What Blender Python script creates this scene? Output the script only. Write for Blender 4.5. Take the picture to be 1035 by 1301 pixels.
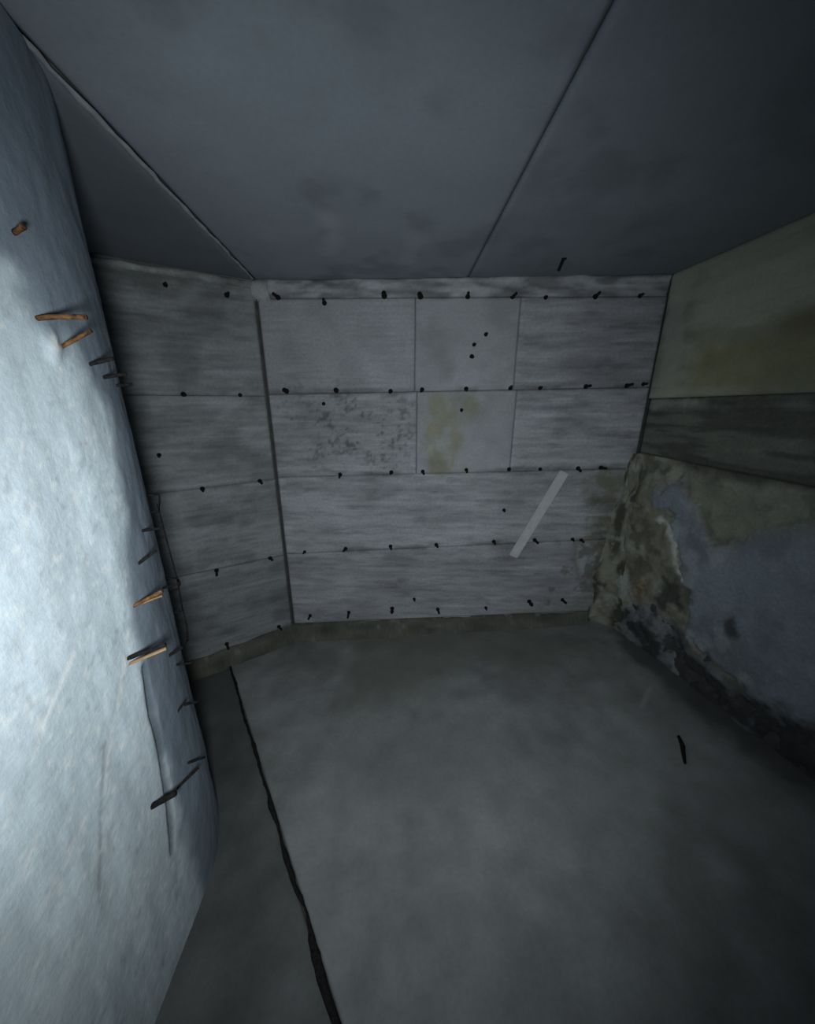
import bpy, bmesh, math, random
import numpy as np
from mathutils import Vector, Matrix
from mathutils.bvhtree import BVHTree

for o in list(bpy.data.objects):
    bpy.data.objects.remove(o, do_unlink=True)
scn = bpy.context.scene
COL = scn.collection
random.seed(4)

# ------------------------------------------------------------------ camera
EYE = 3.0                                  # eye height, metres; the floor falls below it
FPX = 437.0                                # focal length in pixels of the 1035 px frame
PITCH = math.atan(135.5 / FPX)             # looking down
YAW = math.atan(42.5 / math.hypot(FPX, 135.5))
FW = Vector((math.sin(YAW) * math.cos(PITCH), math.cos(YAW) * math.cos(PITCH), -math.sin(PITCH)))
RT = Vector((math.cos(YAW), -math.sin(YAW), 0))
UP = RT.cross(FW)
cam_d = bpy.data.cameras.new('camera')
cam = bpy.data.objects.new('camera', cam_d)
COL.objects.link(cam)
cam_d.sensor_fit = 'HORIZONTAL'
cam_d.sensor_width = 36.0
cam_d.lens = FPX / 1035.0 * 36.0
cam_d.clip_start = 0.02
cam.matrix_world = Matrix(((RT.x, UP.x, -FW.x, 0), (RT.y, UP.y, -FW.y, 0), (RT.z, UP.z, -FW.z, EYE), (0, 0, 0, 1)))
scn.camera = cam

# ------------------------------------------------------------------ world and hand lamp
w = bpy.data.worlds.new('world')
scn.world = w
w.use_nodes = True
w.node_tree.nodes['Background'].inputs[0].default_value = (0.35, 0.42, 0.5, 1)
w.node_tree.nodes['Background'].inputs[1].default_value = 0.02
ld = bpy.data.lights.new('hand_torch', 'SPOT')
ld.energy = 262
ld.color = (0.90, 0.97, 1.0)
ld.spot_size = math.radians(144)
ld.spot_blend = 1.0
ld.shadow_soft_size = 0.12
lo = bpy.data.objects.new('hand_torch', ld)
COL.objects.link(lo)
lo.location = (-0.13, -0.05, EYE - 0.22)
lo.rotation_euler = Vector((-0.05, 1.0, -0.27)).to_track_quat('-Z', 'Y').to_euler()

vs = scn.view_settings
vs.view_transform = 'Standard'
vs.look = 'None'
vs.gamma = 1.0
vs.use_curve_mapping = False
vs.exposure = 0.0
scn.display_settings.display_device = 'sRGB'

# ------------------------------------------------------------------ survey helpers
def ray(x, y):
    return (FW * FPX + RT * (x - 517.5) - UP * (y - 650.5)).normalized()

CAMP = Vector((0, 0, EYE))

class Wall:
    """vertical wall: u runs along the plan line from a to b, v is the height"""
    def __init__(s, a, b):
        s.a = Vector((a[0], a[1], 0))
        d = Vector((b[0] - a[0], b[1] - a[1], 0))
        s.len = d.length
        s.d = d.normalized()
        s.n = Vector((s.d.y, -s.d.x, 0))
        if s.n.dot(CAMP - s.a) < 0:
            s.n = -s.n
    def uv(s, x, y):
        r = ray(x, y)
        t = (s.a - CAMP).dot(s.n) / r.dot(s.n)
        p = CAMP + r * t
        return ((p - s.a).dot(s.d), p.z)
    def P(s, u, v, h=0.0):
        return s.a + s.d * u + s.n * h + Vector((0, 0, v))
    def Pn(s, u, v, h):
        return np.stack([s.a.x + s.d.x * u + s.n.x * h, s.a.y + s.d.y * u + s.n.y * h, v], -1)

class Ceil:
    """horizontal slab seen from below: u = x, v = y"""
    def __init__(s, z): s.z = z
    def uv(s, x, y):
        r = ray(x, y); t = (s.z - EYE) / r.z
        return (r.x * t, r.y * t)
    def P(s, u, v, h=0.0): return Vector((u, v, s.z - h))
    def Pn(s, u, v, h): return np.stack([u, v, s.z - h], -1)

class Floor:
    """gently falling floor: u = x, v = y"""
    A, B, C = 0.085, -0.094, 0.4 + 0.094 * 1.57 - 0.085 * 3.07
    def z(s, u, v): return s.A * u + s.B * v + s.C
    def uv(s, x, y):
        r = ray(x, y)
        t = (s.C - EYE) / (r.z - s.A * r.x - s.B * r.y)
        return (r.x * t, r.y * t)
    def P(s, u, v, h=0.0): return Vector((u, v, s.z(u, v) + h))
    def Pn(s, u, v, h): return np.stack([u, v, s.z(u, v) + h], -1)

# ------------------------------------------------------------------ noise (numpy value noise)
def _hash(i, j, seed):
    n = (i.astype(np.int64) * 374761393 + j.astype(np.int64) * 668265263 + seed * 1442695041) & 0x7fffffff
    n = ((n ^ (n >> 13)) * 1274126177) & 0x7fffffff
    n = n ^ (n >> 16)
    return (n & 0xffff) / 65535.0

def vnoise(x, y, seed=0):
    i = np.floor(x); j = np.floor(y)
    fx = x - i; fy = y - j
    fx = fx * fx * (3 - 2 * fx); fy = fy * fy * (3 - 2 * fy)
    a = _hash(i, j, seed); b = _hash(i + 1, j, seed); c = _hash(i, j + 1, seed); d = _hash(i + 1, j + 1, seed)
    return (a + (b - a) * fx) * (1 - fy) + (c + (d - c) * fx) * fy

def fbm(x, y, seed=0, o=4):
    s = 0.0; amp = 0.5; tot = 0.0
    for k in range(o):
        s = s + amp * vnoise(x, y, seed + k * 17); tot += amp
        x = x * 2.03 + 5.1; y = y * 2.03 - 3.7; amp *= 0.5
    return s / tot

def sstep(a, b, x):
    t = np.clip((x - a) / (b - a), 0, 1)
    return t * t * (3 - 2 * t)

def sdf_poly(u, v, poly):
    """signed distance, negative inside"""
    n = len(poly)
    d = np.full(u.shape, 1e9); inside = np.zeros(u.shape, bool)
    for k in range(n):
        ax, ay = poly[k]; bx, by = poly[(k + 1) % n]
        ex, ey = bx - ax, by - ay
        wx, wy = u - ax, v - ay
        t = np.clip((wx * ex + wy * ey) / (ex * ex + ey * ey + 1e-12), 0, 1)
        d = np.minimum(d, (wx - ex * t) ** 2 + (wy - ey * t) ** 2)
        c = ((ay > v) != (by > v)) & (u < (bx - ax) * (v - ay) / (by - ay + 1e-12) + ax)
        inside ^= c
    d = np.sqrt(d)
    return np.where(inside, -d, d)

def sd_line(u, v, pts):
    d = np.full(u.shape, 1e9)
    for k in range(len(pts) - 1):
        ax, ay = pts[k]; bx, by = pts[k + 1]
        ex, ey = bx - ax, by - ay
        t = np.clip(((u - ax) * ex + (v - ay) * ey) / (ex * ex + ey * ey + 1e-12), 0, 1)
        d = np.minimum(d, (u - ax - ex * t) ** 2 + (v - ay - ey * t) ** 2)
    return np.sqrt(d)

def blob(srf, u, v, pix, soft=0.06, rough=0.12, seed=0, fr=7.0):
    """stain outline measured as image points, carried onto the surface srf, ragged edge"""
    pl = [srf.uv(*q) for q in pix]
    d = sdf_poly(u, v, pl) + (fbm(u * fr, v * fr, seed, 7) - 0.5) * 2 * rough + (fbm(u * fr * 5, v * fr * 5, seed + 61, 4) - 0.5) * 0.6 * rough
    return 1 - sstep(-soft, soft, d)

def mix(c, col, m):
    return c * (1 - m[:, None]) + np.array(col)[None, :] * m[:, None]

# ------------------------------------------------------------------ materials
def concrete(name, grain=(3.0, 40.0), streak=0.22, speck=0.12, bump=0.25, rough=0.85, spec=0.25):
    m = bpy.data.materials.new(name)
    m.use_nodes = True
    nt = m.node_tree; N = nt.nodes; L = nt.links
    b = N['Principled BSDF']
    b.inputs['Roughness'].default_value = rough
    b.inputs['Specular IOR Level'].default_value = spec
    at = N.new('ShaderNodeAttribute'); at.attribute_name = 'tint'
    uv = N.new('ShaderNodeUVMap'); uv.uv_map = 'metres'
    mp = N.new('ShaderNodeMapping'); mp.inputs['Scale'].default_value = (grain[0], grain[1], 1)
    L.new(uv.outputs[0], mp.inputs[0])
    n1 = N.new('ShaderNodeTexNoise'); n1.inputs['Scale'].default_value = 1.0; n1.inputs['Detail'].default_value = 5
    n1.inputs['Roughness'].default_value = 0.62
    L.new(mp.outputs[0], n1.inputs['Vector'])
    n2 = N.new('ShaderNodeTexNoise'); n2.inputs['Scale'].default_value = 34; n2.inputs['Detail'].default_value = 6
    n2.inputs['Roughness'].default_value = 0.7
    L.new(uv.outputs[0], n2.inputs['Vector'])
    r1 = N.new('ShaderNodeMapRange'); r1.inputs[1].default_value = 0.3; r1.inputs[2].default_value = 0.7
    r1.inputs[3].default_value = 1 - streak; r1.inputs[4].default_value = 1 + streak
    L.new(n1.outputs[0], r1.inputs[0])
    r2 = N.new('ShaderNodeMapRange'); r2.inputs[1].default_value = 0.3; r2.inputs[2].default_value = 0.7
    r2.inputs[3].default_value = 1 - speck; r2.inputs[4].default_value = 1 + speck
    L.new(n2.outputs[0], r2.inputs[0])
    n3 = N.new('ShaderNodeTexNoise'); n3.inputs['Scale'].default_value = 1.7; n3.inputs['Detail'].default_value = 4
    L.new(uv.outputs[0], n3.inputs['Vector'])
    r3 = N.new('ShaderNodeMapRange'); r3.inputs[1].default_value = 0.38; r3.inputs[2].default_value = 0.62
    L.new(n3.outputs[0], r3.inputs[0])
    mx = N.new('ShaderNodeMix'); mx.data_type = 'FLOAT'; mx.inputs[2].default_value = 1.0
    L.new(r3.outputs[0], mx.inputs[0]); L.new(r1.outputs[0], mx.inputs[3])
    r1 = mx
    mu = N.new('ShaderNodeMath'); mu.operation = 'MULTIPLY'
    L.new(r1.outputs[0], mu.inputs[0]); L.new(r2.outputs[0], mu.inputs[1])
    vm = N.new('ShaderNodeVectorMath'); vm.operation = 'SCALE'
    L.new(at.outputs['Color'], vm.inputs[0]); L.new(mu.outputs[0], vm.inputs['Scale'])
    L.new(vm.outputs[0], b.inputs['Base Color'])
    bp = N.new('ShaderNodeBump'); bp.inputs['Strength'].default_value = bump; bp.inputs['Distance'].default_value = 0.01
    ad = N.new('ShaderNodeMath'); ad.operation = 'ADD'
    L.new(n1.outputs[0], ad.inputs[0]); L.new(n2.outputs[0], ad.inputs[1])
    L.new(ad.outputs[0], bp.inputs['Height']); L.new(bp.outputs[0], b.inputs['Normal'])
    return m

def simple(name, c1, c2, scale=30, rough=0.8, metal=0.0, bump=0.2):
    m = bpy.data.materials.new(name)
    m.use_nodes = True
    nt = m.node_tree; N = nt.nodes; L = nt.links
    b = N['Principled BSDF']
    b.inputs['Roughness'].default_value = rough
    b.inputs['Metallic'].default_value = metal
    b.inputs['Specular IOR Level'].default_value = 0.15
    tc = N.new('ShaderNodeTexCoord')
    n = N.new('ShaderNodeTexNoise'); n.inputs['Scale'].default_value = scale; n.inputs['Detail'].default_value = 5
    L.new(tc.outputs['Object'], n.inputs['Vector'])
    r = N.new('ShaderNodeValToRGB')
    r.color_ramp.elements[0].position = 0.35; r.color_ramp.elements[0].color = (*c1, 1)
    r.color_ramp.elements[1].position = 0.65; r.color_ramp.elements[1].color = (*c2, 1)
    L.new(n.outputs[0], r.inputs[0]); L.new(r.outputs[0], b.inputs['Base Color'])
    bp = N.new('ShaderNodeBump'); bp.inputs['Strength'].default_value = bump; bp.inputs['Distance'].default_value = 0.005
    L.new(n.outputs[0], bp.inputs['Height']); L.new(bp.outputs[0], b.inputs['Normal'])
    return m

M_BOARD = concrete('board_marked_concrete', (1.3, 26), 0.17, 0.16, 0.16)
M_PLAIN = concrete('plain_concrete', (4, 5), 0.14, 0.10, 0.22)
M_CEIL = concrete('ceiling_concrete', (2, 3), 0.10, 0.06, 0.12)
M_RENDER = concrete('weathered_render', (5, 6), 0.22, 0.18, 0.5)
M_FLOOR = concrete('damp_floor_concrete', (2.5, 2.5), 0.16, 0.10, 0.2, 0.7)
M_PIER = concrete('pier_concrete', (14, 3), 0.10, 0.08, 0.35)
M_SLAB = simple('dark_backing_concrete', (0.05, 0.052, 0.052), (0.08, 0.08, 0.078), 12)
M_TIE = simple('blackened_steel', (0.006, 0.006, 0.007), (0.018, 0.016, 0.015), 60, 0.95, 0.0)
M_RUST = simple('rusted_steel', (0.025, 0.014, 0.008), (0.20, 0.095, 0.038), 38, 0.9, 0.0)
M_BROWN = simple('orange_brown', (0.20, 0.12, 0.06), (0.34, 0.22, 0.12), 25, 0.8)
M_WHITE = simple('plain_white', (0.46, 0.47, 0.48), (0.52, 0.53, 0.54), 14, 0.5, 0, 0.05)

# ------------------------------------------------------------------ mesh helpers
def link(name, me, mat, parent=None):
    o = bpy.data.objects.new(name, me)
    COL.objects.link(o)
    me.materials.append(mat)
    if parent: o.parent = parent
    return o

def struct(o, label, cat):
    o['kind'] = 'structure'; o['label'] = label; o['category'] = cat
    return o

def thing(o, label, cat, group=None):
    o['label'] = label; o['category'] = cat
    if group: o['group'] = group
    return o

def grid_mesh(name, nu, nv, pos, tint, uvs, skirt=None):
    """(nv+1)x(nu+1) grid; skirt = positions of the same border pushed back to close the sides"""
    co = pos.reshape(-1, 3)
    ii = np.arange((nu + 1) * (nv + 1)).reshape(nv + 1, nu + 1)
    f = np.stack([ii[:-1, :-1], ii[:-1, 1:], ii[1:, 1:], ii[1:, :-1]], -1).reshape(-1, 4)
    if skirt is not None:
        ring = np.concatenate([ii[0, :], ii[1:, -1], ii[-1, -2::-1], ii[-2:0:-1, 0]])
        base = len(co)
        co = np.concatenate([co, skirt.reshape(-1, 3)[ring]])
        tint = np.concatenate([tint, tint[ring]]); uvs = np.concatenate([uvs, uvs[ring]])
        m = len(ring); k = np.arange(m); k2 = (k + 1) % m
        sf = np.stack([ring[k2], ring[k], base + k, base + k2], -1)
        f = np.concatenate([f, sf])
    me = bpy.data.meshes.new(name)
    me.vertices.add(len(co)); me.vertices.foreach_set('co', co.astype(np.float32).ravel())
    me.loops.add(f.size); me.loops.foreach_set('vertex_index', f.astype(np.int32).ravel())
    me.polygons.add(len(f)); me.polygons.foreach_set('loop_start', np.arange(0, f.size, 4, dtype=np.int32))
    me.polygons.foreach_set('use_smooth', np.ones(len(f), bool))
    me.update(calc_edges=True)
    ca = me.color_attributes.new('tint', 'FLOAT_COLOR', 'POINT')
    ca.data.foreach_set('color', np.concatenate([tint, np.ones((len(tint), 1))], 1).astype(np.float32).ravel())
    ul = me.uv_layers.new(name='metres')
    ul.data.foreach_set('uv', uvs[f.ravel()].astype(np.float32).ravel())
    me.validate()
    return me

def patch(name, srf, corners, tintf, dispf, mat, parent, step=0.02, depth=0.05, edge=0.012, flip=False):
    """a cast panel: quad in (u,v) given tl, tr, br, bl, front relief by dispf, arrises eased, sides closed"""
    tl, tr, br, bl = [np.array(c, float) for c in corners]
    wu = max(np.linalg.norm(tr - tl), np.linalg.norm(br - bl)); wv = max(np.linalg.norm(bl - tl), np.linalg.norm(br - tr))
    nu = max(4, int(wu / step)); nv = max(4, int(wv / step))
    S, T = np.meshgrid(np.linspace(0, 1, nu + 1), np.linspace(0, 1, nv + 1))
    s = S.ravel()[:, None]; t = T.ravel()[:, None]
    q = (bl * (1 - s) + br * s) * (1 - t) + (tl * (1 - s) + tr * s) * t
    u, v = q[:, 0], q[:, 1]
    e = np.minimum(np.minimum(S.ravel(), 1 - S.ravel()) * wu, np.minimum(T.ravel(), 1 - T.ravel()) * wv)
    er = edge * (0.4 + 1.6 * fbm(u * 6, v * 6, 301))
    h = dispf(u, v) - 0.009 * (1 - np.clip(e / er, 0, 1)) ** 2
    pos = srf.Pn(u, v, h)
    back = srf.Pn(u, v, np.full(u.shape, -depth))
    me = grid_mesh(name, nu, nv, pos, tintf(u, v), np.stack([u, v], -1), back)
    if flip: me.flip_normals()
    return link(name, me, mat, parent)

def slab(name, pts_front, pts_back, mat):
    me = bpy.data.meshes.new(name)
    n = len(pts_front)
    fs = [list(range(n)), list(range(2 * n - 1, n - 1, -1))] + [[k, k + n, (k + 1) % n + n, (k + 1) % n] for k in range(n)]
    me.from_pydata([tuple(p) for p in pts_front + pts_back], [], fs)
    bm = bmesh.new(); bm.from_mesh(me); bmesh.ops.recalc_face_normals(bm, faces=bm.faces); bm.to_mesh(me); bm.free()
    return link(name, me, mat)

def tube_mesh(name, pts, rad, sides=8, squash=1.0):
    """bent bar along pts; rad is one radius or one per point"""
    pts = [Vector(p) for p in pts]
    if not isinstance(rad, (list, tuple)): rad = [rad] * len(pts)
    vs_, fs = [], []
    ref = Vector((0, 0, 1))
    for k, p in enumerate(pts):
        a = pts[max(k - 1, 0)]; b = pts[min(k + 1, len(pts) - 1)]
        d = (b - a).normalized()
        if abs(d.dot(ref)) > 0.95: r0 = Vector((1, 0, 0))
        else: r0 = ref
        x = d.cross(r0).normalized(); y = x.cross(d)
        for j in range(sides):
            t = 2 * math.pi * j / sides
            vs_.append(p + x * math.cos(t) * rad[k] + y * math.sin(t) * rad[k] * squash)
    for k in range(len(pts) - 1):
        for j in range(sides):
            j2 = (j + 1) % sides
            fs.append([k * sides + j, k * sides + j2, (k + 1) * sides + j2, (k + 1) * sides + j])
    fs.append(list(range(sides - 1, -1, -1)))
    fs.append([(len(pts) - 1) * sides + j for j in range(sides)])
    me = bpy.data.meshes.new(name)
    me.from_pydata([tuple(v) for v in vs_], [], fs)
    bm = bmesh.new(); bm.from_mesh(me); bmesh.ops.recalc_face_normals(bm, faces=bm.faces)
    for f in bm.faces: f.smooth = True
    bm.to_mesh(me); bm.free()
    return me

# ------------------------------------------------------------------ plan of the chamber
CZ = EYE + 1.28
LC = (-1.24, 4.36)            # inner corner left wall / back wall
RC = (3.07, 3.80)             # inner corner back wall / right wall
LF = (-3.40, 3.27)            # left wall runs on behind the pier
WB = Wall(LC, RC)
WL = Wall(LF, LC)
WR = Wall(RC, (3.07, -2.2))
CE = Ceil(CZ)
FL = Floor()
ZB = -0.6

def backing(name, W, off, u0, u1, label, h=-0.03):
    f = [W.P(u0, ZB, h), W.P(u1, ZB, h), W.P(u1, CZ + 0.1, h), W.P(u0, CZ + 0.1, h)]
    b = [W.P(u0, ZB, h - off), W.P(u1, ZB, h - off), W.P(u1, CZ + 0.1, h - off), W.P(u0, CZ + 0.1, h - off)]
    return struct(slab(name, f, b, M_SLAB), label, 'wall')

wall_back = backing('wall_back', WB, 0.3, -0.15, WB.len + 0.15, 'grey board-marked concrete back wall with rows of black form ties')
wall_left = backing('wall_left', WL, 0.3, -0.1, WL.len + 0.05, 'grey concrete side wall between the rounded pier and the back wall')
wall_right = backing('wall_right', WR, 0.3, -0.1, WR.len + 0.1, 'olive and blue-grey weathered wall with mould on the right')
wall_front = backing('wall_front', Wall((3.3, -2.2), (-2.2, -2.2)), 0.3, 0, 5.5, 'plain concrete wall closing the chamber behind the viewer')
ceiling = struct(slab('ceiling', [Vector((x, y, CZ + 0.03)) for x, y in ((-3.6, -2.4), (3.4, -2.4), (3.4, 4.8), (-3.6, 4.8))],
                      [Vector((x, y, CZ + 0.3)) for x, y in ((-3.6, -2.4), (3.4, -2.4), (3.4, 4.8), (-3.6, 4.8))], M_SLAB),
                 'dark blue-grey concrete ceiling slab with two cast joints', 'ceiling')
floor = struct(slab('floor', [FL.P(x, y, -0.05) for x, y in ((-3.6, -2.4), (3.4, -2.4), (3.4, 4.8), (-3.6, 4.8))],
                    [FL.P(x, y, -0.4) for x, y in ((-3.6, -2.4), (3.4, -2.4), (3.4, 4.8), (-3.6, 4.8))], M_SLAB),
               'damp dark grey concrete floor falling towards the left corner', 'floor')

# ------------------------------------------------------------------ back wall panels
GREY = np.array((0.325, 0.335, 0.36))

def base_tint(u, v, seed=0, amp=0.16, c=GREY):
    n = fbm(u * 1.3, v * 1.6, seed) - 0.5
    n2 = fbm(u * 0.9, v * 22.0, seed + 5, 3) - 0.5
    k = 1 + amp * 2 * n + 0.30 * n2
    return c[None, :] * k[:, None]

def relief(seed, a=0.004, b=0.0016):
    return lambda u, v: a * (fbm(u * 2.2, v * 2.6, seed) - 0.5) * 2 + b * (fbm(u * 2.0, v * 26.0, seed + 3, 3) - 0.5) * 2

def back_tint(seed, mul=1.0, smooth=False):
    def f(u, v):
        if smooth:
            k = 1 + 0.14 * (fbm(u * 2, v * 2, seed) - 0.5) * 2
            c = GREY[None, :] * k[:, None]
        else:
            c = base_tint(u, v, seed)
        c = c * mul
        # black mould speckle left of the patched panel
        m = blob(WB, u, v, [(362, 508), (440, 500), (512, 515), (530, 560), (500, 590), (420, 585), (385, 560)], 0.30, 0.22, 3, 3)
        sp = sstep(0.54, 0.66, 0.65 * fbm(u * 26, v * 26, 9, 4) + 0.35 * fbm(u * 6, v * 6, 19, 3))
        c = mix(c, (0.09, 0.095, 0.10), m * sp * 0.9)
        c = mix(c, (0.20, 0.21, 0.21), m * 0.32)
        # yellow-olive stain on the patched panel
        m = blob(WB, u, v, [(545, 503), (600, 503), (608, 525), (585, 545), (586, 598), (545, 602), (543, 560)], 0.07, 0.12, 12, 5)
        n = sstep(0.3, 0.65, fbm(u * 9, v * 7, 31))
        c = mix(c, (0.265, 0.265, 0.19), m * (0.3 + 0.55 * n))
        # damp olive creeping in from the right corner, low down
        m = blob(WB, u, v, [(800, 596), (735, 602), (742, 640), (752, 690), (742, 720), (762, 760), (800, 780), (860, 700)], 0.10, 0.14, 21, 6)
        n = sstep(0.35, 0.6, fbm(u * 8, v * 8, 41))
        c = mix(c, (0.17, 0.175, 0.135), m * (0.45 + 0.5 * n))
        # wispy laitance on the top strip
        top = sstep(-0.01, 0.02, v - J1(u))
        wv = fbm(u * 3.0 + 1.5 * fbm(u * 2, v * 4, 62), v * 14, 63, 6)
        c = mix(c, (0.44, 0.46, 0.48), top * sstep(0.52, 0.68, wv) * 0.7)
        c = mix(c, (0.13, 0.14, 0.145), top * sstep(0.50, 0.32, wv) * 0.7)
        # grime in the joints
        g = np.full(u.shape, 9.0)
        for J in (J1, J2, J3, J4):
            g = np.minimum(g, np.abs(v - J(u) - 0.02))
        g = g + (fbm(u * 5, v * 12, 55) - 0.5) * 0.09
        wgt = sstep(0.40, 0.62, fbm(u * 2.2, v * 2.2, 56))
        c = mix(c, (0.15, 0.155, 0.155), (1 - sstep(0.0, 0.045, g)) * wgt * 0.75)
        # general darker clouds
        if not smooth:
            c = c * (1 - 0.22 * sstep(0.40, 0.75, fbm(u * 2.0, v * 6.0, 57, 6)) - 0.20 * sstep(0.45, 0.75, fbm(u * 5.0, v * 30.0, 58, 5)))[:, None]
            c = c * (1 + 0.14 * sstep(0.55, 0.75, fbm(u * 1.2, v * 30.0, 59, 4)))[:, None]
        else:
            c = c * (1 - 0.14 * sstep(0.42, 0.72, fbm(u * 3, v * 3, seed + 71, 6)))[:, None]
        # pale oval bloom with a dark rim
        m = blob(WB, u, v, [(735, 692), (748, 690), (757, 705), (752, 725), (740, 728), (733, 712)], 0.035, 0.05, 5, 9)
        m2 = blob(WB, u, v, [(728, 684), (752, 682), (766, 705), (760, 738), (736, 742), (726, 712)], 0.03, 0.05, 6, 9)
        c = mix(c, (0.19, 0.19, 0.16), m2 * 0.6)
        c = mix(c, (0.37, 0.39, 0.41), m * 0.85)
        m = blob(WB, u, v, [(715, 690), (780, 640), (800, 760), (740, 790), (690, 785)], 0.16, 0.15, 16, 5)
        c = mix(c, (0.12, 0.125, 0.11), m * sstep(0.50, 0.64, fbm(u * 9, v * 9, 17, 6)) * 0.75)
        # dark tide line along the bottom of the wall near the right
        m = blob(WB, u, v, [(650, 778), (720, 765), (780, 735), (770, 790), (650, 800)], 0.08, 0.12, 15, 6)
        c = mix(c, (0.22, 0.225, 0.20), m * 0.6)
        return np.clip(c, 0.01, 1)
    return f

def q(W, *pix):
    return [W.uv(*p) for p in pix]

def inset(W, quad, g=0.0025):
    c = [np.array(p, float) for p in quad]
    sx = (1, -1, -1, 1); sy = (-1, -1, 1, 1)
    return [(p[0] + sx[k] * g, p[1] + sy[k] * g) for k, p in enumerate(c)]

UR = WB.len - 0.003
def bquad(x0, x1, ya, yb, ya2, yb2):
    """x0,x1 given in u metres; heights from joint line points (left y, right y)"""
    return [(x0, ya), (x1, yb), (x1, yb2), (x0, ya2)]

def line_v(W, p0, p1):
    a = W.uv(*p0); b = W.uv(*p1)
    return lambda u: a[1] + (b[1] - a[1]) * (u - a[0]) / (b[0] - a[0])

J0 = lambda u: CZ
J1 = line_v(WB, (340, 379), (840, 376))
J2 = line_v(WB, (345, 501), (830, 492))
J3 = line_v(WB, (350, 607), (780, 596))
J4 = line_v(WB, (372, 704), (760, 686))
J5 = line_v(WB, (372, 793), (740, 777))
U1 = WB.uv(527, 440)[0]; U2 = WB.uv(657, 440)[0]
U1b = WB.uv(529, 550)[0]; U2b = WB.uv(652, 550)[0]
def panel_b(u0, u1, jt, jb, seed, mul, smooth=False, rel=None, mat=M_BOARD, lift=0.0, g=0.0022):
    quad = inset(WB, [(u0, jt(u0)), (u1, jt(u1)), (u1, jb(u1)), (u0, jb(u0))], g)
    rf = rel or relief(seed)
    return patch('concrete_panel', WB, quad, back_tint(seed, mul, smooth), lambda u, v: rf(u, v) + lift, mat, wall_back, 0.018)

rough_rel = lambda u, v: 0.035 * (fbm(u * 2.5 + v * 2, v * 10, 77) - 0.5) * 2 + 0.02 * (fbm(u * 9, v * 18, 78) - 0.5)
panel_b(0.02, UR, J0, J1, 1, 1.02, False, rough_rel, M_PLAIN, 0.004, 0.003)
panel_b(0.016, U1, J1, J2, 2, 0.92, True)
panel_b(U1, U2, J1, J2, 3, 1.0, True, relief(3, 0.002, 0.0), M_PLAIN, 0.004)
panel_b(U2, UR, J1, J2, 4, 0.92)
panel_b(0.016, U1b, J2, J3, 5, 1.0)
panel_b(U1b, U2b, J2, J3, 6, 1.0, True, relief(6, 0.003, 0.0), M_PLAIN, 0.006)
panel_b(U2b, UR, J2, J3, 7, 1.06)
panel_b(0.016, UR, J3, J4, 8, 1.06, False, None, M_BOARD, 0.0, 0.002)
panel_b(0.016, UR, J4, J5, 9, 1.02, False, None, M_BOARD, 0.0, 0.002)
patch('concrete_panel', WB, [(0.035, J5(0) - 0.002), (UR, J5(UR) - 0.002), (UR, ZB + 0.3), (0.035, ZB + 0.3)],
      back_tint(10, 0.85), relief(10), M_BOARD, wall_back, 0.05)

# ------------------------------------------------------------------ left wall panels
def left_tint(seed, mul):
    def f(u, v):
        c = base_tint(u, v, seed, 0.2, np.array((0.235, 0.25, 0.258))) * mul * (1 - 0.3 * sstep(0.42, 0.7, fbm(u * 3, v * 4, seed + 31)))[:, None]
        c = c * (1 - 0.22 * sstep(0.45, 0.75, fbm(u * 4.0, v * 28.0, 158, 5)))[:, None]
        c = c * (1 + 0.16 * sstep(0.55, 0.75, fbm(u * 1.2, v * 26.0, 159, 4)))[:, None]
        m = blob(WL, u, v, [(110, 318), (215, 328), (300, 348), (300, 372), (200, 372), (130, 350)], 0.10, 0.12, 6, 6)
        n = sstep(0.40, 0.6, fbm(u * 5, v * 9, 44))
        c = mix(c, (0.10, 0.105, 0.10), m * n * 0.8)
        return np.clip(c, 0.01, 1)
    return f
K1 = line_v(WL, (165, 502), (335, 503))
K2 = line_v(WL, (195, 628), (345, 610))
K3 = line_v(WL, (220, 735), (360, 706))
UL = WL.len - 0.010
for k, (jt, jb, mul) in enumerate(((J0, K1, 0.92), (K1, K2, 1.0), (K2, K3, 1.0), (K3, lambda u: ZB + 0.3, 0.95))):
    patch('concrete_panel', WL, inset(WL, [(0, jt(0)), (UL, jt(UL)), (UL, jb(UL)), (0, jb(0))], 0.002),
          left_tint(50 + k, mul), relief(50 + k, 0.006), M_BOARD, wall_left, 0.024)
# rough fillet of mortar along the top of the left wall
def fillet(name, W, u0, u1, top, wid, drop, mat, parent, seed, col, step=0.02, bulge=0.5):
    nu = int((u1 - u0) / step); nv = 8
    S, T = np.meshgrid(np.linspace(u0, u1, nu + 1), np.linspace(0, 1, nv + 1))
    u = S.ravel(); t = T.ravel()
    n = fbm(u * 6, t * 2, seed) - 0.5; n2 = fbm(u * 2, t, seed + 9) - 0.5
    zt = np.array([top(x) for x in u]) + n2 * drop * 0.5
    v = zt - t * drop * (1 + 0.5 * n2)
    h = wid * (0.15 + np.sin(t * math.pi) * bulge + n * 0.5) * (1 + n2)
    h = np.where((t == 0) | (t == 1), -0.02, h)
    pos = W.Pn(u, v, h)
    tint = np.array(col)[None, :] * (1 + 1.5 * (fbm(u * 6, v * 9, seed + 3, 6) - 0.5))[:, None]
    me = grid_mesh(name, nu, nv, pos, tint, np.stack([u, v], -1))
    return link(name, me, mat, parent)
fillet('mortar_fillet', WL, 0.4, UL + 0.02, lambda u: CZ - 0.02, 0.05, 0.08, M_RENDER, wall_left, 5, (0.22, 0.23, 0.23))
# corner mortar lump where the three surfaces meet
cm = fillet('mortar_fillet', WB, -0.02, 0.16, lambda u: CZ - 0.0, 0.06, 0.20, M_RENDER, wall_back, 8, (0.30, 0.31, 0.32), 0.015)
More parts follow.
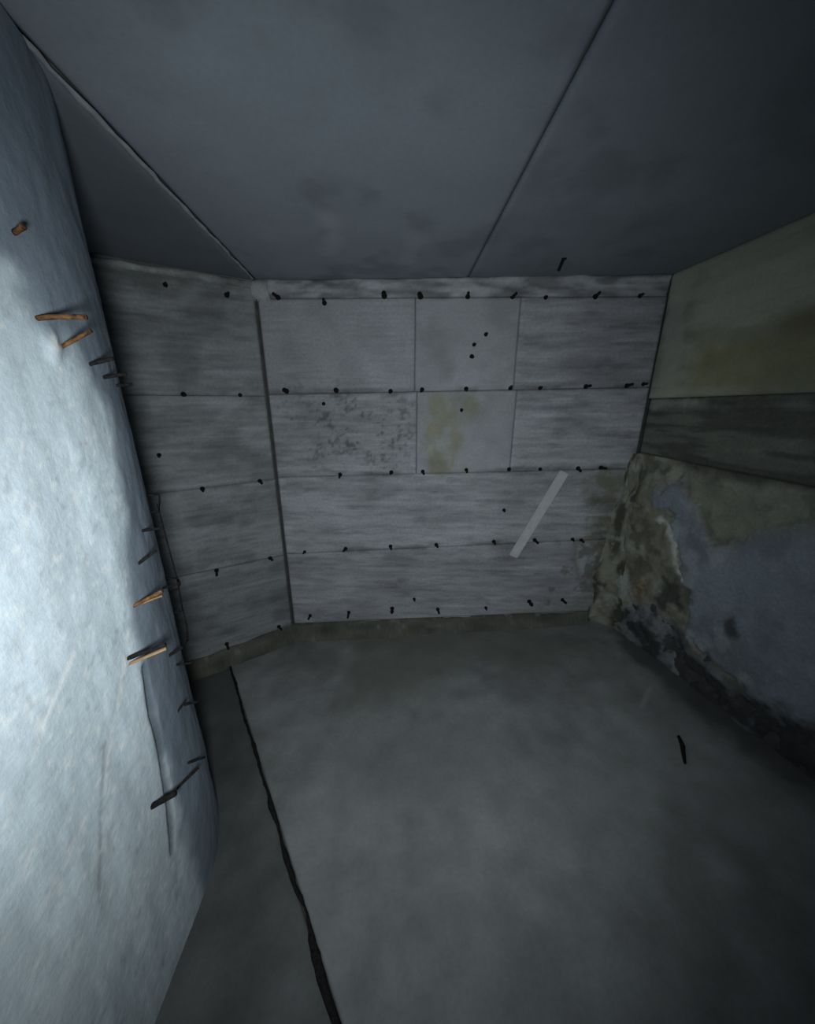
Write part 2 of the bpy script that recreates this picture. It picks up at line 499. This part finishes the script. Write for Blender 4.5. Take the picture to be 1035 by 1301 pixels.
# dark vertical strip in the corner joint
me = tube_mesh('joint_strip', [WB.P(0.006, z, 0.002 + 0.003 * math.sin(z * 9)) for z in np.linspace(0.0, CZ - 0.16, 24)], 0.006, 6)
link('joint_strip', me, M_SLAB, wall_back)

# ------------------------------------------------------------------ right wall
def r_top_tint(u, v):
    c = base_tint(u, v, 70, 0.16, np.array((0.335, 0.35, 0.285)))
    c = c * (1 - 0.3 * sstep(0.45, 0.7, fbm(u * 1.5, v * 5, 171, 6)))[:, None]
    m = blob(WR, u, v, [(890, 440), (960, 425), (1060, 400), (1060, 480), (960, 486), (885, 480)], 0.20, 0.20, 8, 2.5)
    c = mix(c, (0.225, 0.215, 0.11), m * (0.55 + 0.5 * fbm(u * 3, v * 9, 172)))
    m = blob(WR, u, v, [(985, 405), (1060, 380), (1060, 425), (985, 428)], 0.06, 0.08, 9, 5)
    c = mix(c, (0.16, 0.15, 0.09), m * 0.7)
    m = blob(WR, u, v, [(857, 345), (880, 345), (872, 400), (862, 480), (838, 500), (845, 420)], 0.05, 0.06, 10, 6)
    c = mix(c, (0.36, 0.38, 0.34), m * 0.6)
    return np.clip(c, 0.01, 1)
def r_band_tint(u, v):
    c = base_tint(u, v, 72, 0.25, np.array((0.15, 0.16, 0.135)))
    c = c * (1 - 0.45 * sstep(0.45, 0.65, fbm(u * 2, v * 14, 173, 6)))[:, None]
    m = blob(WR, u, v, [(828, 506), (885, 508), (885, 516), (828, 520)], 0.03, 0.05, 3, 8)
    c = mix(c, (0.30, 0.31, 0.28), m * 0.7)
    m = blob(WR, u, v, [(885, 502), (1040, 500), (1040, 512), (900, 520)], 0.05, 0.08, 4, 7)
    c = mix(c, (0.05, 0.055, 0.05), m * 0.7)  # dark shadow and damp under the joint, painted in
    return np.clip(c, 0.01, 1)
def r_masks(u, v):
    blue = blob(WR, u, v, [(842, 600), (872, 604), (885, 650), (905, 690), (1060, 650), (1100, 900), (1000, 930), (950, 880), (900, 840), (868, 810), (868, 745), (850, 665), (835, 640)], 0.03, 0.20, 80, 3.5)
    olive = blob(WR, u, v, [(872, 598), (1060, 630), (1060, 680), (960, 690), (905, 690), (880, 650)], 0.12, 0.14, 81, 4)
    mould = blob(WR, u, v, [(775, 765), (830, 775), (868, 815), (905, 845), (945, 880), (1000, 905), (1100, 960), (1100, 1050), (1010, 1000), (930, 935), (850, 870), (790, 810)], 0.10, 0.15, 82, 5)
    return blue, olive, mould
def r_low_tint(u, v):
    blue, olive, mould = r_masks(u, v)
    c = base_tint(u, v, 74, 0.3, np.array((0.225, 0.225, 0.175)))
    n = sstep(0.42, 0.62, fbm(u * 6, v * 6, 90, 6))
    c = mix(c, (0.32, 0.33, 0.28), n * 0.6)
    c = mix(c, (0.10, 0.105, 0.075), sstep(0.50, 0.66, fbm(u * 5, v * 6, 190, 6)) * 0.75)
    c = mix(c, (0.225, 0.26, 0.295), blue)
    n = fbm(u * 2.5, v * 2.5, 91)
    c = mix(c, (0.15, 0.17, 0.19), blue * sstep(0.46, 0.66, fbm(u * 3, v * 3, 191, 6)) * 0.75)
    c = mix(c, (0.33, 0.36, 0.38), blue * sstep(0.56, 0.70, fbm(u * 4, v * 4, 192, 6)) * 0.55)
    c = mix(c, np.array((0.22, 0.23, 0.185)), olive * 0.7)
    c = mix(c, (0.12, 0.125, 0.10), olive * sstep(0.48, 0.62, fbm(u * 3, v * 5, 193, 6)) * 0.7)
    dk = np.array([T2(x) for x in u]) - v + (fbm(u * 3, v * 3, 194) - 0.5) * 0.12
    c = mix(c, (0.06, 0.065, 0.055), (1 - sstep(0.0, 0.10, dk)) * sstep(0.3, 0.8, u) * 0.8)  # dark shadow band painted along the top of the render
    # dark gap beside the corner and rusty run
    m = blob(WR, u, v, [(806, 580), (790, 640), (778, 690), (766, 740), (776, 760), (790, 700), (802, 650), (820, 600)], 0.05, 0.06, 92, 9)
    c = mix(c, (0.07, 0.075, 0.055), m * 0.8)
    m = blob(WR, u, v, [(805, 735), (822, 740), (826, 758), (812, 764), (802, 752)], 0.06, 0.08, 93, 9)
    c = mix(c, (0.17, 0.10, 0.05), m * sstep(0.3, 0.6, fbm(u * 20, v * 20, 195)) * 0.8)
    m = blob(WR, u, v, [(842, 738), (862, 742), (862, 770), (846, 775), (832, 762)], 0.06, 0.10, 94, 8)
    c = mix(c, (0.04, 0.045, 0.04), m * 0.85)
    # pale rim of the spalled render
    pl = [WR.uv(*p) for p in ((838, 660), (850, 668), (858, 690), (860, 715), (868, 738))]
    d = sd_line(u, v, pl) + (fbm(u * 14, v * 14, 95) - 0.5) * 0.10
    c = mix(c, (0.56, 0.57, 0.54), (1 - sstep(0.0, 0.05, d)) * 0.9)
    m = blob(WR, u, v, [(780, 728), (795, 725), (800, 748), (790, 765), (780, 752)], 0.03, 0.03, 97, 9)
    c = mix(c, (0.36, 0.39, 0.38), m * 0.7)
    c = mix(c, (0.20, 0.22, 0.25), mould * 0.8)
    sp = sstep(0.36, 0.60, fbm(u * 4.3 + 0.8 * fbm(u * 9, v * 9, 99), v * 4.3, 96, 7))
    c = mix(c, (0.03, 0.032, 0.034), np.clip(mould * (0.2 + sp), 0, 1) * 0.92)
    m = blob(WR, u, v, [(925, 780), (935, 785), (940, 808), (928, 812), (922, 795)], 0.03, 0.05, 98, 10)
    c = mix(c, (0.05, 0.055, 0.06), m * 0.9)
    return np.clip(c, 0.008, 1)
def r_low_rel(u, v):
    blue, olive, mould = r_masks(u, v)
    h = 0.030 * (fbm(u * 2, v * 2, 101) - 0.5) * 2 + 0.035 * (fbm(u * 6, v * 6, 102, 6) - 0.5) * 2 * (1 - 0.8 * blue)
    return h + 0.022 * blue - 0.02 * mould * sstep(0.45, 0.6, fbm(u * 9, v * 9, 103))
T1 = line_v(WR, (832, 506), (1018, 499))
T2 = line_v(WR, (826, 578), (1018, 616))
R1 = WR.len
patch('upper_panel', WR, [(0, CZ), (R1, CZ), (R1, T1(R1)), (0, T1(0))], r_top_tint, lambda u, v: 0.012 + relief(70, 0.006)(u, v), M_PLAIN, wall_right, 0.025, 0.05)
patch('middle_band', WR, [(0, T1(0) - 0.004), (R1, T1(R1) - 0.004), (R1, T2(R1)), (0, T2(0))], r_band_tint,
      lambda u, v: -0.012 + 0.006 * (fbm(u * 3, v * 9, 71) - 0.5), M_RENDER, wall_right, 0.025, 0.05)
patch('eroded_render', WR, [(0, T2(0) - 0.004), (R1, T2(R1) - 0.004), (R1, ZB + 0.3), (0, ZB + 0.3)], r_low_tint, r_low_rel, M_RENDER, wall_right, 0.016, 0.05)

# rubbly mortar packed into the lower right corner
def corner_fill():
    z0, z1 = 0.0, T2(0) - 0.01
    nz, na = 130, 22
    Z, A_ = np.meshgrid(np.linspace(z0, z1, nz + 1), np.linspace(0, 1, na + 1), indexing='ij')
    z = Z.ravel(); a = A_.ravel()
    k = (z1 - z) / (z1 - z0)
    R = (0.07 + 0.22 * k) * (0.55 + 0.9 * fbm(z * 3.5, a * 1.0 + 1, 201))
    e1 = -WB.d; e2 = WR.d                       # along the two walls, away from the corner
    th = a * math.pi / 2
    p = 1 - np.sin(th); q_ = 1 - np.cos(th)
    bump = (0.045 * (fbm(z * 7, a * 2.2, 202) - 0.35) + 0.02 * (fbm(z * 19, a * 6, 203) - 0.5)) * np.sin(a * math.pi)
    x = RC[0] + (e1.x * p + e2.x * q_) * R + (e1.x + e2.x) * bump
    y = RC[1] + (e1.y * p + e2.y * q_) * R + (e1.y + e2.y) * bump
    t = np.array((0.20, 0.205, 0.165))[None, :] * (0.6 + 0.8 * fbm(z * 9, a * 4, 204))[:, None]
    t = mix(t, (0.045, 0.048, 0.036), sstep(0.44, 0.66, fbm(z * 4, a * 2.5, 205, 6)) * 0.9)
    t = mix(t, (0.33, 0.34, 0.31), sstep(0.58, 0.72, fbm(z * 10, a * 4, 206, 6)) * 0.55)
    me = grid_mesh('mortar_fillet', na, nz, np.stack([x, y, z], -1), t, np.stack([a * 0.4, z], -1))
    return link('mortar_fillet', me, M_RENDER, wall_right)
corner_fill()

# ------------------------------------------------------------------ ceiling panels
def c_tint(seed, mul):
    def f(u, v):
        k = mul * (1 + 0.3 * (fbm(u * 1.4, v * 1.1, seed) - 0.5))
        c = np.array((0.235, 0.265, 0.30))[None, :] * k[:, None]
        m = blob(CE, u, v, [(405, 272), (430, 272), (432, 322), (415, 325)], 0.08, 0.08, 13, 5)
        c = mix(c, (0.33, 0.35, 0.37), m * 0.6)
        m = blob(CE, u, v, [(520, 300), (536, 300), (520, 345), (505, 350)], 0.06, 0.08, 14, 6)
        c = mix(c, (0.33, 0.35, 0.37), m * 0.5)  # faint reflection streak painted onto the ceiling
        n = sstep(0.55, 0.75, fbm(u * 3, v * 3, seed + 8))
        c = mix(c, (0.13, 0.145, 0.16), n * 0.4)
        return np.clip(c, 0.01, 1)
    return f
SA0, SA1 = CE.uv(250, 280), CE.uv(322, 355)
SB0, SB1 = CE.uv(637, 275), CE.uv(597, 350)
XA = lambda y: SA0[0] + (SA1[0] - SA0[0]) * (y - SA0[1]) / (SA1[1] - SA0[1]) * 1.0
xa = (SA0[0] + SA1[0]) / 2
XB = lambda y: SB0[0] + (SB1[0] - SB0[0]) * (y - SB0[1]) / (SB1[1] - SB0[1])
def cpanel(xl, xr, seed, mul, lift):
    patch('ceiling_panel', CE, [(xl(4.7), 4.7), (xr(4.7), 4.7), (xr(-2.2), -2.2), (xl(-2.2), -2.2)], c_tint(seed, mul),
          lambda u, v: lift + 0.004 * (fbm(u * 1.5, v * 1.5, seed + 1) - 0.5), M_CEIL, ceiling, 0.03, 0.05, flip=True)
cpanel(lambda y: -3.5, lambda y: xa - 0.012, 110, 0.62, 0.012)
cpanel(lambda y: xa + 0.012, lambda y: XB(y) - 0.008, 112, 1.0, 0.0)
cpanel(lambda y: XB(y) + 0.008, lambda y: 3.3, 114, 0.88, 0.004)

# pale mortar ridge squeezed out of the left joint
me = tube_mesh('mortar_ridge', [Vector((xa + random.uniform(-0.006, 0.006), y, CZ - 0.004)) for y in np.linspace(-2.0, 4.38, 90)],
               [random.uniform(0.010, 0.020) for _ in range(90)], 6, 0.6)
link('mortar_ridge', me, simple('pale_mortar', (0.24, 0.26, 0.28), (0.32, 0.34, 0.35), 20), ceiling)

# ------------------------------------------------------------------ floor slabs
def fl_tint(seed, mul):
    def f(u, v):
        k = mul * (1 + 0.40 * (fbm(u * 1.3, v * 1.3, seed, 7) - 0.5) * 2 + 0.25 * (fbm(u * 6, v * 6, seed + 40, 5) - 0.5) * 2)
        c = np.array((0.200, 0.210, 0.210))[None, :] * k[:, None]
        m = blob(FL, u, v, [(450, 810), (640, 795), (760, 815), (700, 850), (600, 840), (540, 880), (440, 900)], 0.18, 0.2, 23, 2)
        c = mix(c, (0.125, 0.13, 0.105), m * 0.65)
        m = blob(FL, u, v, [(370, 825), (430, 820), (430, 850), (370, 850)], 0.12, 0.12, 24, 3)
        c = mix(c, (0.13, 0.135, 0.11), m * 0.5)
        m = blob(FL, u, v, [(450, 935), (620, 905), (640, 1023), (400, 1023)], 0.15, 0.15, 25, 2)
        c = mix(c, (0.16, 0.172, 0.18), m * 0.5)
        # mould spilling from the foot of the right wall
        m = blob(FL, u, v, [(775, 795), (830, 815), (905, 880), (1060, 975), (1060, 1040), (900, 920), (800, 835)], 0.10, 0.14, 26, 4)
        c = mix(c, (0.05, 0.052, 0.05), m * 0.7)
        # pale scrape
        pl = [FL.uv(*p) for p in ((826, 872), (815, 898))]
        d = sd_line(u, v, pl) + (fbm(u * 9, v * 9, 27) - 0.5) * 0.03
        c = mix(c, (0.34, 0.35, 0.35), (1 - sstep(0.0, 0.03, d)) * 0.6)
        return np.clip(c, 0.01, 1)
    return f
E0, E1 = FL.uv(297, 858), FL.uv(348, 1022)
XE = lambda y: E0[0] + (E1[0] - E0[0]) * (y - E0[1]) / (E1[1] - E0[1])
f_rel = lambda s: (lambda u, v: 0.014 * (fbm(u * 1.2, v * 1.2, s) - 0.5) * 2 + 0.004 * (fbm(u * 7, v * 7, s + 2) - 0.5))
patch('floor_slab', FL, [(XE(4.7), 4.7), (3.2, 4.7), (3.2, -2.2), (XE(-2.2), -2.2)], fl_tint(120, 1.0), f_rel(121), M_FLOOR, floor, 0.022, 0.06)
patch('floor_slab', FL, [(-3.5, 4.7), (XE(4.7) - 0.02, 4.7), (XE(-2.2) - 0.02, -2.2), (-3.5, -2.2)], fl_tint(124, 0.45),  # left slab: the pier's shadow is put into its darker colour
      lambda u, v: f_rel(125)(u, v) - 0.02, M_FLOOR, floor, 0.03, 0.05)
# ragged bitumen joint between the two slabs
pts, rr = [], []
for k in range(150):
    y = 4.0 - 5.6 * k / 149
    w_ = float(fbm(np.array([y * 4.0]), np.array([0.5]), 401)[0]); w2 = float(fbm(np.array([y * 3.0]), np.array([7.5]), 402)[0])
    pts.append(FL.P(XE(y) - 0.012 + (w2 - 0.5) * 0.09, y, 0.002))
    rr.append((0.003 + 0.034 * max(0.0, w_ - 0.35)) * (1 if y > 2.6 else 1.7) * random.uniform(0.8, 1.2))
link('joint_filler', tube_mesh('joint_filler', pts, rr, 7, 0.35), M_TIE, floor)

# damp kicker along the foot of the back wall and the left wall
def kicker(name, W, u0, u1, topf, seed, label, dp=0.13, par=None):
    nu = int((u1 - u0) / 0.02); prof = [(-0.03, 0.0), (0.012, -0.004), (0.03, -0.03), (0.045, -0.09), (0.08, -0.13), (0.13, -0.18), (0.13, -0.40)]
    u = np.linspace(u0, u1, nu + 1)
    P, T, UVs = [], [], []
    for k, (h, dz) in enumerate(prof):
        z = np.array([topf(x) for x in u]) + dz + 0.03 * (fbm(u * 5, u * 0 + k * 0.4, seed) - 0.5) * 2
        hh = h * dp / 0.13 + (0.025 * (fbm(u * 4, u * 0 + k * 0.5 + 3, seed + 2) - 0.5) * 2 if k else 0)
        P.append(W.Pn(u, z, hh + 0 * u)); UVs.append(np.stack([u, z + hh], -1))
        n = sstep(0.66, 0.78, fbm(u * 12, u * 0 + k * 0.7, seed + 5))
        c = mix(np.array((0.085, 0.088, 0.072))[None, :] * (0.45 + 1.1 * fbm(u * 4, u * 0 + k * 0.8, seed + 7, 5))[:, None], (0.20, 0.205, 0.19), n * 0.5)
        T.append(c)
    me = grid_mesh(name, nu, len(prof) - 1, np.stack(P), np.concatenate(T), np.concatenate(UVs))
    me.flip_normals()
    o = link(name, me, M_RENDER)
    o['kind'] = 'structure'; o['label'] = label; o['category'] = 'kerb'
    return o
kicker('trim_1', WB, -0.02, WB.uv(745, 780)[0], lambda u: J5(u), 140, 'damp dark concrete kicker along the foot of the back wall', 0.12)
KB = line_v(WL, (235, 842), (370, 794))
kicker('trim_2', WL, 0.3, WL.len + 0.02, lambda u: KB(u), 150, 'damp dark concrete kicker along the foot of the left wall', 0.12)

# ------------------------------------------------------------------ form ties
def tie_mesh(length, r, two):
    pr = [(r * 1.7, -0.015), (r * 1.7, 0.004), (r * 1.0, 0.012), (r * 0.95, length * 0.55)]
    if two: pr += [(r * 1.35, length * 0.6), (r * 1.35, length * 0.8), (r * 0.9, length * 0.84)]
    pr += [(r * 0.9, length)]
    return tube_mesh('form_tie', [Vector((0, 0, z)) for _, z in pr], [a for a, _ in pr], 8)
TIES = [tie_mesh(0.11, 0.018, True), tie_mesh(0.10, 0.0155, False), tie_mesh(0.06, 0.013, False)]
def tie(W, x, y, kind, parent, bend=0.0):
    u, v = W.uv(x, y)
    o = bpy.data.objects.new('form_tie', TIES[kind]); COL.objects.link(o)
    if not TIES[kind].materials: TIES[kind].materials.append(M_TIE)
    o.location = W.P(u, v, 0.0)
    d = W.n + Vector((random.uniform(-0.15, 0.15), 0, bend + random.uniform(-0.25, 0.1)))
    o.rotation_euler = d.to_track_quat('Z', 'Y').to_euler()
    o.parent = parent
    return o
for x, y, k in ((353, 378, 1), (412, 385, 1), (488, 376, 0), (534, 377, 0), (594, 377, 1), (651, 377, 1), (693, 378, 2), (756, 377, 1), (813, 376, 2),
                (364, 497, 0), (427, 496, 0), (496, 497, 1), (536, 495, 1), (592, 494, 1), (648, 493, 1), (686, 493, 2), (744, 491, 1), (796, 490, 1), (817, 488, 2),
                (617, 425, 2), (602, 438, 2), (599, 453, 1), (411, 513, 2), (586, 521, 2),
                (432, 603, 1), (497, 600, 1), (537, 599, 1), (592, 597, 1), (646, 596, 1), (686, 596, 2), (734, 595, 1), (763, 594, 1),
                (640, 648, 2), (387, 701, 2), (439, 697, 1), (496, 694, 1), (554, 692, 1), (627, 688, 1), (679, 686, 1), (727, 685, 2), (738, 686, 2),
                (394, 782, 1), (443, 778, 1), (498, 773, 0), (556, 774, 1), (617, 772, 2), (672, 764, 0), (714, 762, 1), (526, 761, 2)):
    tie(WB, x, y, k, wall_back, 0.15 if k == 0 else 0)
for x, y, k in ((210, 362, 2), (288, 375, 1), (233, 501, 1), (305, 502, 2), (257, 621, 1), (330, 611, 1), (275, 725, 1), (343, 709, 1), (288, 818, 1), (354, 796, 1), (202, 578, 2)):
    tie(WL, x, y, k, wall_left)
u, v = CE.uv(716, 328)
o = bpy.data.objects.new('form_tie', TIES[1]); COL.objects.link(o)
o.location = (u, v, CZ); o.rotation_euler = (math.pi + 0.2, 0.3, 0); o.parent = ceiling

# ------------------------------------------------------------------ rounded pier
AZ = math.radians(-32.8)
SR = Vector((math.sin(AZ), math.cos(AZ), 0)); SN = Vector((-math.cos(AZ), math.sin(AZ), 0))
PR, PT = 1.22, 2.50
PC = SR * PT + SN * PR                      # axis of the rounded nose
class Pier:
    L0 = 2.6
    def plan(s, t):
        """t = arc length; 0 at the nose tangent point of the flat face, negative along the flat face towards the viewer"""
        a = np.clip(t, 0, PR * 3.0) / PR
        x = PC.x + PR * np.cos(a); y = PC.y + PR * np.sin(a)
        fl = np.minimum(t, 0)
        nx, ny = np.cos(a), np.sin(a)
        return x + 0.02 * fl * 0, y + fl, nx, ny
    def Pn(s, u, v, h):
        x, y, nx, ny = s.plan(u)
        return np.stack([x + nx * h, y + ny * h, v], -1)
    def uv(s, px, py):
        r = ray(px, py)
        # first the flat face x = PC.x + PR, then the cylinder
        t = (PC.x + PR) / r.x if r.x < 0 else 1e9
        y = r.y * t
        if y <= PC.y:
            return (y - PC.y, EYE + r.z * t)
        a = r.x ** 2 + r.y ** 2; b = -2 * (r.x * PC.x + r.y * PC.y); c = PC.x ** 2 + PC.y ** 2 - PR ** 2
        D = b * b - 4 * a * c
        t = (-b - math.sqrt(max(D, 0))) / (2 * a)
        return (PR * math.atan2(r.y * t - PC.y, r.x * t - PC.x), EYE + r.z * t)
PI_ = Pier()
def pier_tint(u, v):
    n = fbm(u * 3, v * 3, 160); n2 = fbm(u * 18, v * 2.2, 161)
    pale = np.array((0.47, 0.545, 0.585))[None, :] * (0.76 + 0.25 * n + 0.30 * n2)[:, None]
    formed_shaded = np.array((0.185, 0.225, 0.27))[None, :] * (0.75 + 0.5 * fbm(u * 4, v * 1.5, 162))[:, None]  # formed concrete, tint also darkened for the weaker torchlight up here
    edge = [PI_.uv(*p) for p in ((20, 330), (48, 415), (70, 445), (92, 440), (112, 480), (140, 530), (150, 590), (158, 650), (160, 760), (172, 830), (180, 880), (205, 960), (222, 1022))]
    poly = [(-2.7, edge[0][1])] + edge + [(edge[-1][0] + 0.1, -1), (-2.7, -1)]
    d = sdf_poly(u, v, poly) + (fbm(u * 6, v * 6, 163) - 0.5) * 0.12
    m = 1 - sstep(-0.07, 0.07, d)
    c = formed_shaded * (1 - m[:, None]) + pale * m[:, None]
    b = 1 - sstep(0.0, 0.03, np.hypot((u - PI_.uv(66, 430)[0]), (v - PI_.uv(66, 430)[1]) * 0.6) + (fbm(u * 20, v * 20, 3) - 0.5) * 0.03)
    c = mix(c, (0.66, 0.68, 0.66), b)
    # pale scratches and trowel lines
    for k, pl in enumerate((((90, 830), (60, 900), (40, 965)), ((163, 800), (150, 880), (138, 960), (132, 1022)), ((158, 835), (150, 900)))):
        dd = sd_line(u, v, [PI_.uv(*p) for p in pl]) + (fbm(u * 12, v * 12, 170 + k) - 0.5) * 0.02
        c = mix(c, (0.68, 0.71, 0.70), (1 - sstep(0.0, 0.010, dd)) * 0.7)
    dd = sd_line(u, v, [PI_.uv(*p) for p in ((133, 945), (128, 1022), (128, 1150))]) + (fbm(u * 12, v * 12, 175) - 0.5) * 0.02
    c = mix(c, (0.25, 0.28, 0.29), (1 - sstep(0.0, 0.012, dd)) * 0.7)
    sp = sstep(0.70, 0.80, fbm(u * 45, v * 30, 176, 2))
    c = mix(c, (0.72, 0.74, 0.72), sp * m * 0.5)
    sp = sstep(0.74, 0.84, fbm(u * 34, v * 22, 177, 2))
    c = mix(c, (0.30, 0.34, 0.37), sp * m * 0.5)
    g = [PI_.uv(*p) for p in ((181, 848), (192, 900), (203, 955), (214, 1015), (219, 1080))]
    d = sd_line(u, v, g) + (fbm(u * 11, v * 11, 182) - 0.5) * 0.02
    c = mix(c, (0.07, 0.085, 0.10), (1 - sstep(0.012, 0.036, d)) * 0.85)  # shadow in the groove painted as a dark line
    return np.clip(c, 0.01, 1)
def pier_rel(u, v):
    h = 0.014 * (fbm(u * 2.2, v * 1.4, 180) - 0.5) * 2 + 0.006 * (fbm(u * 9, v * 6, 181) - 0.5) * 2
    g = [PI_.uv(*p) for p in ((181, 848), (192, 900), (203, 955), (214, 1015), (219, 1080))]
    d = sd_line(u, v, g) + (fbm(u * 11, v * 11, 182) - 0.5) * 0.012
    wdt = 0.018 + 0.012 * sstep(2.2, 1.4, v)
    h = h - 0.022 * (1 - sstep(0.0, 1.0, d / wdt))
    g2 = [PI_.uv(*p) for p in ((199, 955), (190, 985), (192, 1022))]
    d = sd_line(u, v, g2)
    lx, lz = PI_.uv(66, 432)
    return h + 0.016 * (1 - sstep(0.0, 0.05, np.hypot(u - lx, (v - lz) * 0.55) + (fbm(u * 20, v * 20, 3) - 0.5) * 0.04))
us = np.concatenate([np.linspace(-2.9, -0.6, 60)[:-1], np.arange(-0.6, 1.9, 0.014), np.linspace(1.9, 3.6, 30)[1:]])
vsz = np.linspace(ZB + 0.3, CZ - 0.014, 250)
U, V = np.meshgrid(us, vsz)
uu, vv = U.ravel(), V.ravel()
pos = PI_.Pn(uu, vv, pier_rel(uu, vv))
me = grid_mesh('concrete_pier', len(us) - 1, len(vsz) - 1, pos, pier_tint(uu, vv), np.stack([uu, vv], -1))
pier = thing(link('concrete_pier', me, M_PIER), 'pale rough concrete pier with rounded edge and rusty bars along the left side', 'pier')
bvh = BVHTree.FromPolygons([tuple(v.co) for v in me.vertices], [tuple(p.vertices) for p in me.polygons])

def on_pier(x, y):
    r = ray(x, y)
    loc, nor, idx, dist = bvh.ray_cast(CAMP, r)
    return dist
def bar(name, p0, p1, rad, mat, k=None, bend=0.0, squash=1.0, sides=8, base=None):
    """bar rooted in the pier at image point p0, its free end seen at p1; k = free end's distance relative to the root"""
    rad = rad * 1.05
    d0 = on_pier(*p0)
    if d0 is None: d0 = PT * 1.05
    r0, r1 = ray(*p0), ray(*p1)
    a = CAMP + r0 * (d0 + 0.03)
    if k is None:
        t = (r0.z * d0) / r1.z
        t = min(max(t, d0 * 0.85), d0 * 1.2)
    else: t = d0 * k
    h = on_pier(*p1)
    if h is not None: t = min(t, h - rad * 1.6)
    b = CAMP + r1 * t
    n = 7
    pts = [a.lerp(b, j / (n - 1)) + Vector((0, 0, bend * math.sin(math.pi * j / (n - 1)))) for j in range(n)]
    me = tube_mesh(name, pts, [rad * (0.9 + 0.2 * random.random()) for _ in pts], sides, squash)
    o = link(name, me, mat, pier)
    return o
for args in (((40, 405), (110, 403), 0.0085, M_RUST, 0.97, 0.004), ((76, 442), (116, 420), 0.007, M_RUST, 0.99), ((110, 464), (144, 455), 0.0075, M_TIE, 1.0),
             ((128, 480), (160, 475), 0.0075, M_TIE, 1.0), ((146, 490), (168, 488), 0.006, M_TIE, 1.0), ((14, 298), (30, 288), 0.008, M_RUST, 0.98),
             ((178, 675), (204, 671), 0.007, M_TIE, 1.02), ((173, 718), (198, 700), 0.007, M_TIE, 0.99), ((166, 772), (206, 751), 0.0085, M_RUST, 0.98),
             ((205, 748), (228, 741), 0.007, M_TIE, 1.02), ((158, 838), (210, 819), 0.010, M_TIE, 0.97), ((224, 906), (236, 890), 0.006, M_TIE, 1.0),
             ((232, 896), (252, 891), 0.007, M_TIE, 1.02), ((222, 1004), (252, 975), 0.008, M_TIE, 1.0), ((236, 970), (260, 962), 0.007, M_TIE, 1.03),
             ((190, 1026), (222, 1008), 0.014, M_TIE, 0.97), ((213, 834), (232, 822), 0.009, M_TIE, 1.0), ((222, 845), (244, 842), 0.006, M_TIE, 1.0)):
    bar('reinforcing_bar', *args)
# orange-brown strips along the underside of two bars
bar('brown_strip', (160, 845), (211, 824), 0.013, M_BROWN, 0.975, 0.0, 0.6, 4)
bar('brown_strip', (176, 768), (206, 757), 0.010, M_BROWN, 0.985, 0.0, 0.55, 4)
# bent wire loops hanging clear of the pier's edge
def loop(pix, rad, dist):
    pts = []
    for (x, y) in pix:
        r = ray(x, y); pts.append(CAMP + r * (dist / math.hypot(r.x, r.y)))
    link('wire_loop', tube_mesh('wire_loop', pts, rad, 6), M_TIE, pier)
loop([(180, 629), (190, 629), (202, 628), (203, 638), (202, 649), (192, 651), (180, 652)], 0.0062, 2.57)
loop([(198, 736), (208, 735), (226, 735), (229, 742), (226, 748), (205, 750)], 0.0062, 2.57)
loop([(206, 781), (217, 779), (233, 776), (237, 795), (239, 812), (233, 824), (216, 836)], 0.0062, 2.57)
loop([(200, 640), (208, 672), (216, 702), (225, 735), (232, 776)], 0.0045, 2.60)

# ------------------------------------------------------------------ loose things
# slanting white bar flat against the back wall
a = WB.P(*WB.uv(716, 599), 0.016); b = WB.P(*WB.uv(651, 706), 0.016)
me = bpy.data.meshes.new('white_bar')
bm = bmesh.new()
d = (b - a).normalized(); sd = d.cross(WB.n).normalized()
ln = (b - a).length; hw = 0.058
bmesh.ops.create_cube(bm, size=1.0)
bmesh.ops.scale(bm, vec=(hw * 2, ln, 0.032), verts=bm.verts)
bmesh.ops.bevel(bm, geom=list(bm.edges), offset=0.008, segments=2, affect='EDGES')
for v_ in bm.verts:
    c = v_.co.copy(); v_.co = sd * c.x + d * c.y + WB.n * c.z
bm.to_mesh(me); bm.free()
o = link('white_bar', me, M_WHITE)
o.location = (a + b) / 2 + WB.n * 0.004
thing(o, 'slim white bar set slantwise on the grey back wall', 'batten')

# crooked stick on the floor near the right wall
sp = [FL.P(*FL.uv(*p), 0.02) for p in ((861, 938), (866, 950), (867, 960), (869, 972))]
o = link('fallen_stick', tube_mesh('fallen_stick', sp, [0.012, 0.018, 0.015, 0.010], 7), M_TIE)
thing(o, 'short dark stick lying on the floor near the mouldy right wall', 'stick')
